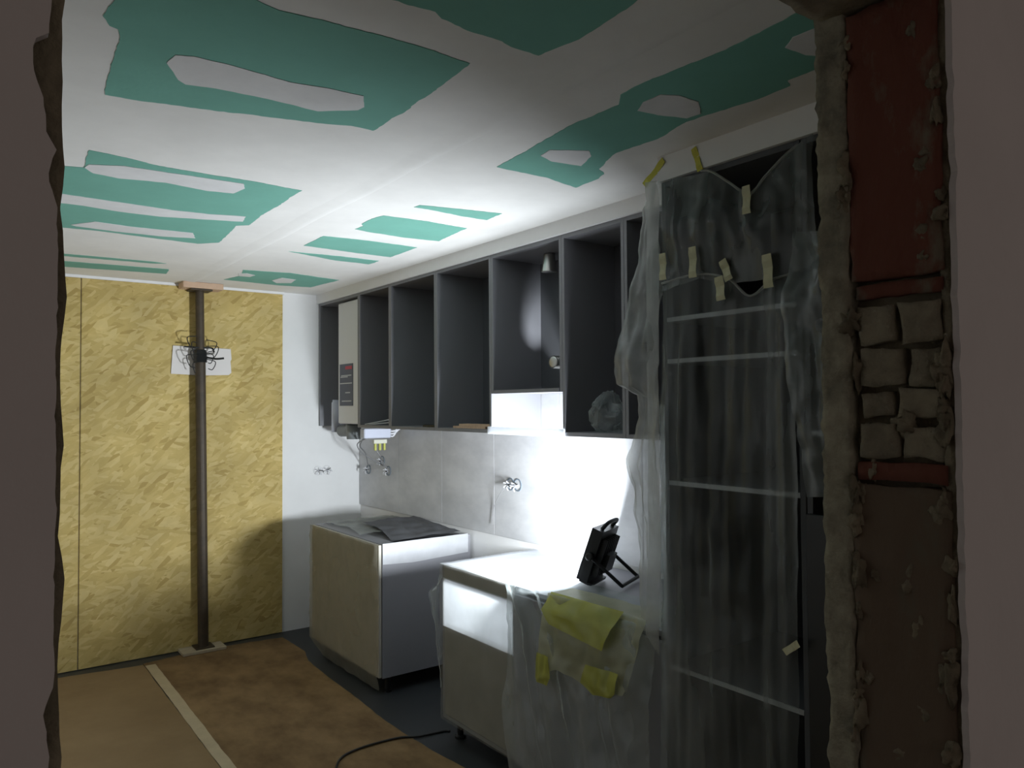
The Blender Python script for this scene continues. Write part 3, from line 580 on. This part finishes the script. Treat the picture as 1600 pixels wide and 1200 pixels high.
# yellow bag over the worktop edge
yb = thing('yellow_bag', 'yellow translucent plastic bag hanging over the edge of the draped cabinet', 'bag', (1.96, 2.15, 0.55))
xb_ = XS - 0.075
obj('bag_body', sheet([[(2.10, 2.41, ZC + 0.030), (2.10, 1.90, ZC + 0.035)], [(xb_ + 0.03, 2.40, ZC + 0.032), (xb_ + 0.03, 1.87, ZC + 0.036)], [(xb_ - 0.005, 2.41, 0.74), (xb_ - 0.005, 1.89, 0.76)], [(xb_ - 0.015, 2.43, 0.56), (xb_ - 0.015, 2.30, 0.62), (xb_ - 0.02, 2.10, 0.60), (xb_ - 0.02, 1.93, 0.63)]], 44, 36, (-1, 0, 0.1), 0.012, 4, 21, 0.008), 'yellow', yb, True)
obj('folded_band', sheet([[(xb_ + 0.03, 2.385, ZC + 0.040), (xb_ + 0.03, 1.98, ZC + 0.045)], [(xb_ - 0.02, 2.38, 0.835), (xb_ - 0.02, 2.0, 0.84)], [(xb_ - 0.03, 2.33, 0.79), (xb_ - 0.03, 2.03, 0.76)]], 24, 12, (-1, 0, 0.2), 0.008, 3, 25, 0.005), 'yellowdense', yb, True)
obj('bag_corner', sheet([[(xb_ - 0.025, 2.41, 0.66), (xb_ - 0.025, 2.34, 0.66)], [(xb_ - 0.03, 2.425, 0.56), (xb_ - 0.03, 2.33, 0.58)], [(xb_ - 0.02, 2.42, 0.54), (xb_ - 0.02, 2.36, 0.54)]], 12, 14, (-1, 0, 0), 0.008, 2, 27, 0.005), 'yellowdense', yb, True)
obj('bag_corner', sheet([[(xb_ - 0.03, 2.12, 0.69), (xb_ - 0.03, 1.95, 0.70)], [(xb_ - 0.035, 2.14, 0.62), (xb_ - 0.035, 1.96, 0.63)], [(xb_ - 0.03, 2.08, 0.59), (xb_ - 0.03, 1.98, 0.61)]], 16, 14, (-1, 0, 0), 0.008, 3, 29, 0.005), 'yellowdense', yb, True)

# ------------------------------------------------------------------ floodlight standing on the draped cabinet
N_ = Vector((-0.400, 0.860, 0.335)).normalized(); Wd = Vector((0.860, 0.400, 0)).normalized(); Ud = N_.cross(Wd).normalized()
if Ud.z < 0: Ud = -Ud
LC = Vector((2.305, 2.50, 1.004))
fl = thing('floodlight', 'black LED floodlight tilted up on its stand on the draped cabinet', 'lamp', (LC.x, LC.y, 0.872))
def obox(c, hw, hu, hn, bev=0.0, bm=None):
    bm = bm or bmesh.new(); r = bmesh.ops.create_cube(bm, size=2.0); vs = r['verts']
    if bev: 
        pass
    for v in vs: v.co = Vector(c) + Wd * v.co.x * hw + Ud * v.co.y * hu + N_ * v.co.z * hn
    return bm
obj('housing', obox(LC - N_ * 0.022, 0.095, 0.118, 0.018), 'blackmetal', fl)
bm = bmesh.new()
for s in (-1, 1):
    obox(LC + Wd * s * 0.089 + N_ * 0.003, 0.006, 0.118, 0.009, bm=bm); obox(LC + Ud * s * 0.111 + N_ * 0.003, 0.095, 0.007, 0.009, bm=bm)
obj('bezel', bm, 'black', fl)
bm = bmesh.new(); vs = [bm.verts.new(LC + Wd * a * 0.082 + Ud * b * 0.103 - N_ * 0.0025) for a, b in ((-1, -1), (1, -1), (1, 1), (-1, 1))]; bm.faces.new(vs)
ledo = obj('led_panel', bm, 'led', fl)
for p in ledo.data.polygons:
    pass
for k in range(7): obj('cooling_fin', obox(LC - N_ * 0.052 + Wd * (-0.072 + 0.024 * k), 0.0025, 0.085, 0.014), 'blackmetal', fl)
obj('driver_box', obox(LC - N_ * 0.070 - Ud * 0.02, 0.045, 0.040, 0.016), 'black', fl)
for s in (-1, 1):
    e = LC + Wd * s * 0.102 - N_ * 0.02
    obj('knob', lathe(bmesh.new(), e - Wd * s * 0.008, Wd * s, [(0, 0.018), (0.022, 0.018), (0.025, 0.012)], 12), 'black', fl)
    f_ = Vector((e.x + 0.08, e.y - 0.11, 0.879))
    obj('stand_leg', sweep([e + Wd * s * 0.002, e.lerp(f_, 0.5), f_], 0.008, 10), 'blackmetal', fl)
a_ = LC + Wd * -0.102 - N_ * 0.02 + Vector((0.08, -0.11, 0)); b_ = LC + Wd * 0.102 - N_ * 0.02 + Vector((0.08, -0.11, 0)); a_.z = b_.z = 0.879
obj('stand_foot', tube(a_, b_, 0.008, 10), 'blackmetal', fl)
obj('handle', sweep([LC + Ud * 0.118 - N_ * 0.02 + Wd * -0.06, LC + Ud * 0.155 - N_ * 0.035 + Wd * -0.05, LC + Ud * 0.155 - N_ * 0.035 + Wd * 0.05, LC + Ud * 0.118 - N_ * 0.02 + Wd * 0.06], 0.009, 10), 'black', fl)
obj('base_foot', obox(LC - Ud * 0.122 - N_ * 0.03, 0.085, 0.006, 0.03), 'black', fl)
tag(obj('power_cable', sweep([(1.38, 3.18, 0.010), (1.477, 3.354, 0.011), (1.60, 3.409, 0.011), (1.80, 3.403, 0.011), (1.90, 3.36, 0.008), (2.03, 3.34, 0.006), (2.06, 3.32, 0.006)], 0.0055, 8), 'wire', None, True), 'black cable curling over the floor sheet to the lit cabinet', 'cable')

# ------------------------------------------------------------------ tall units under film
TX = 1.985
TG = 'tall dark units'
def tall(label, y0, y1, shelves):
    t = thing('tall_cabinet', label, 'cabinet', ((TX + XW) / 2, (y0 + y1) / 2, 0.0), TG)
    for y in (y0, y1 - T): obj('side_panel', nbox((TX, y, 0.0), (XW - 0.014, y + T, 2.413), 0.001), 'greydark', t)
    obj('top_panel', nbox((TX, y0 + T, 2.395), (XW - 0.014, y1 - T, 2.413)), 'greydark', t)
    obj('back_panel', nbox((XW - 0.03, y0 + T, 0.1), (XW - 0.022, y1 - T, 2.39)), 'greydark', t)
    obj('plinth', nbox((TX + 0.04, y0 + T, 0.0), (TX + 0.056, y1 - T, 0.10)), 'greydark', t)
    obj('bottom_panel', nbox((TX, y0 + T, 0.10), (XW - 0.014, y1 - T, 0.118)), 'greydark', t)
    for z in shelves:
        s = obj('shelf', nbox((TX + 0.004, y0 + T, z - 0.009), (XW - 0.03, y1 - T, z + 0.009)), 'greydark', t)
        obj('edge_strip', nbox((TX - 0.001, y0 + T, z - 0.007), (TX + 0.004, y1 - T, z + 0.007)), 'shelfedge', s)
    return t
tall('tall dark open unit wrapped in clear film, right of the yellow bag', 1.262, 1.795, (1.935, 1.792, 1.378, 0.756))
t2 = tall('tall dark unit at the right, nearest the broken brick jamb', 0.66, 1.258, (1.56,))
obj('door', nbox((TX - 0.016, 0.665, 0.12), (TX, 1.255, 1.33), 0.002), 'black', t2)
fx = TX - 0.022
uf = film('upper clear film taped under the bulkhead of the tall unit, sagging open at the top', sheet([[(fx, 1.80, 2.415), (fx, 1.56, 2.392), (fx, 1.416, 2.285), (fx, 1.297, 2.367), (fx, 1.205, 2.41)], [(fx - 0.01, 1.79, 2.25), (fx - 0.02, 1.56, 2.23), (fx - 0.02, 1.42, 2.18), (fx - 0.02, 1.30, 2.22), (fx - 0.01, 1.20, 2.26)], [(fx - 0.002, 1.775, 2.03), (fx - 0.002, 1.62, 2.055), (fx - 0.002, 1.50, 2.02), (fx - 0.002, 1.34, 2.015), (fx - 0.002, 1.20, 2.03)]], 90, 40, (-1, 0, 0), 0.020, 5, 31, 0.006, 0.6))
obj('film_hem', sweep([(fx - 0.004, 1.60, 2.402), (fx - 0.006, 1.56, 2.390), (fx - 0.008, 1.49, 2.338), (fx - 0.008, 1.416, 2.283), (fx - 0.008, 1.36, 2.322), (fx - 0.006, 1.297, 2.366), (fx - 0.004, 1.25, 2.39)], 0.004, 6), 'filmthick', uf, True)
lf = film('long clear film hanging from tape down the front of the tall unit', sheet([[(fx, 1.775, 2.06), (fx, 1.624, 2.07), (fx, 1.50, 2.04), (fx, 1.42, 1.97), (fx, 1.342, 2.01), (fx, 1.265, 2.02)], [(fx - 0.01, 1.80, 1.5), (fx - 0.01, 1.27, 1.5)], [(fx - 0.01, 1.80, 0.95), (fx - 0.012, 1.275, 0.95)], [(fx - 0.02, 1.80, 0.05), (fx - 0.02, 1.28, 0.05)]], 90, 70, (-1, 0, 0), 0.016, 6, 33, 0.005, 0.5))
obj('film_hem', sweep([(fx - 0.004, 1.775, 2.058), (fx - 0.006, 1.624, 2.068), (fx - 0.008, 1.50, 2.038), (fx - 0.008, 1.42, 1.972), (fx - 0.008, 1.342, 2.01), (fx - 0.006, 1.268, 2.02)], 0.004, 6), 'filmthick', lf, True)
film('crumpled clear film on the unit beside the brick jamb', sheet([[(fx - 0.004, 1.27, 2.14), (fx - 0.004, 1.0, 2.10)], [(fx - 0.03, 1.29, 1.95), (fx - 0.03, 1.0, 1.9)], [(fx - 0.02, 1.262, 1.6), (fx - 0.02, 1.0, 1.6)], [(fx - 0.01, 1.24, 1.38), (fx - 0.01, 1.0, 1.40)]], 36, 50, (-1, 0, 0), 0.014, 5, 35, 0.014), 'filmwrap')
film('bulging clear film hanging beside the tall unit over the narrow wall cabinet', sheet([[(fx + 0.02, 1.885, 2.33), (fx - 0.004, 1.80, 2.41)], [(fx + 0.0, 1.93, 2.05), (fx - 0.01, 1.79, 2.05)], [(fx - 0.03, 1.985, 1.80), (fx - 0.02, 1.79, 1.80)], [(fx - 0.02, 1.985, 1.72), (fx - 0.02, 1.80, 1.70)], [(fx, 1.90, 1.68), (fx, 1.80, 1.66)]], 30, 50, (-0.8, 0.3, 0), 0.016, 2, 37, 0.008), 'filmthick')
film('gathered clear film falling from the bulge beside the tall unit to the worktop', sheet([[(fx, 1.90, 1.69), (fx, 1.80, 1.67)], [(fx + 0.01, 1.90, 1.6), (fx - 0.01, 1.80, 1.55)], [(fx + 0.02, 1.97, 1.45), (fx - 0.01, 1.80, 1.4)], [(fx + 0.02, 1.92, 1.2), (fx - 0.01, 1.795, 1.2)], [(fx + 0.0, 1.90, 0.90), (fx - 0.01, 1.795, 0.885)]], 30, 60, (-0.8, 0.3, 0), 0.012, 3, 39, 0.007), 'filmthick')
film('clear film stretched back from the tall unit towards the kitchen wall', sheet([[(fx, 1.80, 1.65), (2.26, 1.99, 1.62)], [(fx, 1.80, 1.25), (2.30, 2.02, 1.25)], [(fx, 1.80, 0.90), (2.34, 2.05, 0.885)]], 30, 40, (-0.5, 0.8, 0), 0.012, 3, 41, 0.006), 'film')
film('narrow film edge wrapped down the far corner of the tall unit', sheet([[(fx - 0.012, 1.838, 2.42), (fx - 0.014, 1.775, 2.41)], [(fx - 0.020, 1.832, 1.7), (fx - 0.022, 1.778, 1.7)], [(fx - 0.020, 1.835, 1.2), (fx - 0.022, 1.782, 1.2)], [(fx - 0.03, 1.845, 0.86), (fx - 0.03, 1.785, 0.80)]], 8, 60, (-1, 0, 0), 0.004, 1, 43, 0.004), 'filmthick')
def strip(name, label, yc, zc, ang, wd, ln, m, group, x=fx - 0.026):
    bm = bmesh.new(); c, s = math.cos(ang), math.sin(ang); n = 5; rows = []
    for i in range(n + 1):
        t = (i / n - 0.5) * ln; row = []
        for a in (-0.5, 0.0, 0.5):
            y, z = a * wd, t; row.append(bm.verts.new((x - 0.003 * math.sin(i * 1.7 + a), yc + y * c - z * s, zc + y * s + z * c)))
        rows.append(row)
    for r0, r1 in zip(rows, rows[1:]):
        for a in range(2): bm.faces.new((r0[a], r0[a + 1], r1[a + 1], r1[a]))
    g = bmesh.ops.extrude_face_region(bm, geom=bm.faces[:]); bmesh.ops.translate(bm, verts=[v for v in g['geom'] if isinstance(v, bmesh.types.BMVert)], vec=(-0.0012, 0, 0))
    return tag(obj(name, bm, m), label, 'tape', group)
MG = 'masking tape on the films'
strip('masking_tape', 'faint masking tape at the left edge of the film join on the tall unit', 1.750, 2.11, 0, 0.028, 0.09, 'mask', MG)
strip('masking_tape', 'masking tape second from the left along the film join on the tall unit', 1.622, 2.105, 0.0, 0.030, 0.10, 'mask', MG)
strip('masking_tape', 'upper crooked masking tape in the middle of the film join', 1.492, 2.06, -0.35, 0.028, 0.07, 'mask', MG)
strip('masking_tape', 'lower masking tape under the crooked one in the middle of the film join', 1.512, 2.005, -0.1, 0.032, 0.075, 'mask', MG, fx - 0.030)
strip('masking_tape', 'masking tape furthest right along the film join on the tall unit', 1.342, 2.035, -0.05, 0.032, 0.10, 'mask', MG)
strip('masking_tape', 'masking tape at the lowest point of the sagging upper film', 1.412, 2.262, 0.0, 0.028, 0.085, 'mask', MG)
strip('masking_tape', 'small scrap of tape low on the right edge of the long film', 1.285, 0.95, 0.9, 0.02, 0.06, 'mask', MG)
strip('yellow_tape', 'yellow tape stuck across the corner of the bulkhead', 1.815, 2.452, 0.95, 0.024, 0.115, 'ytape', 'yellow tapes', 1.9705)
strip('yellow_tape', 'faint yellow tape further right on the bulkhead', 1.625, 2.449, -0.3, 0.022, 0.085, 'ytape', 'yellow tapes', 1.9705)
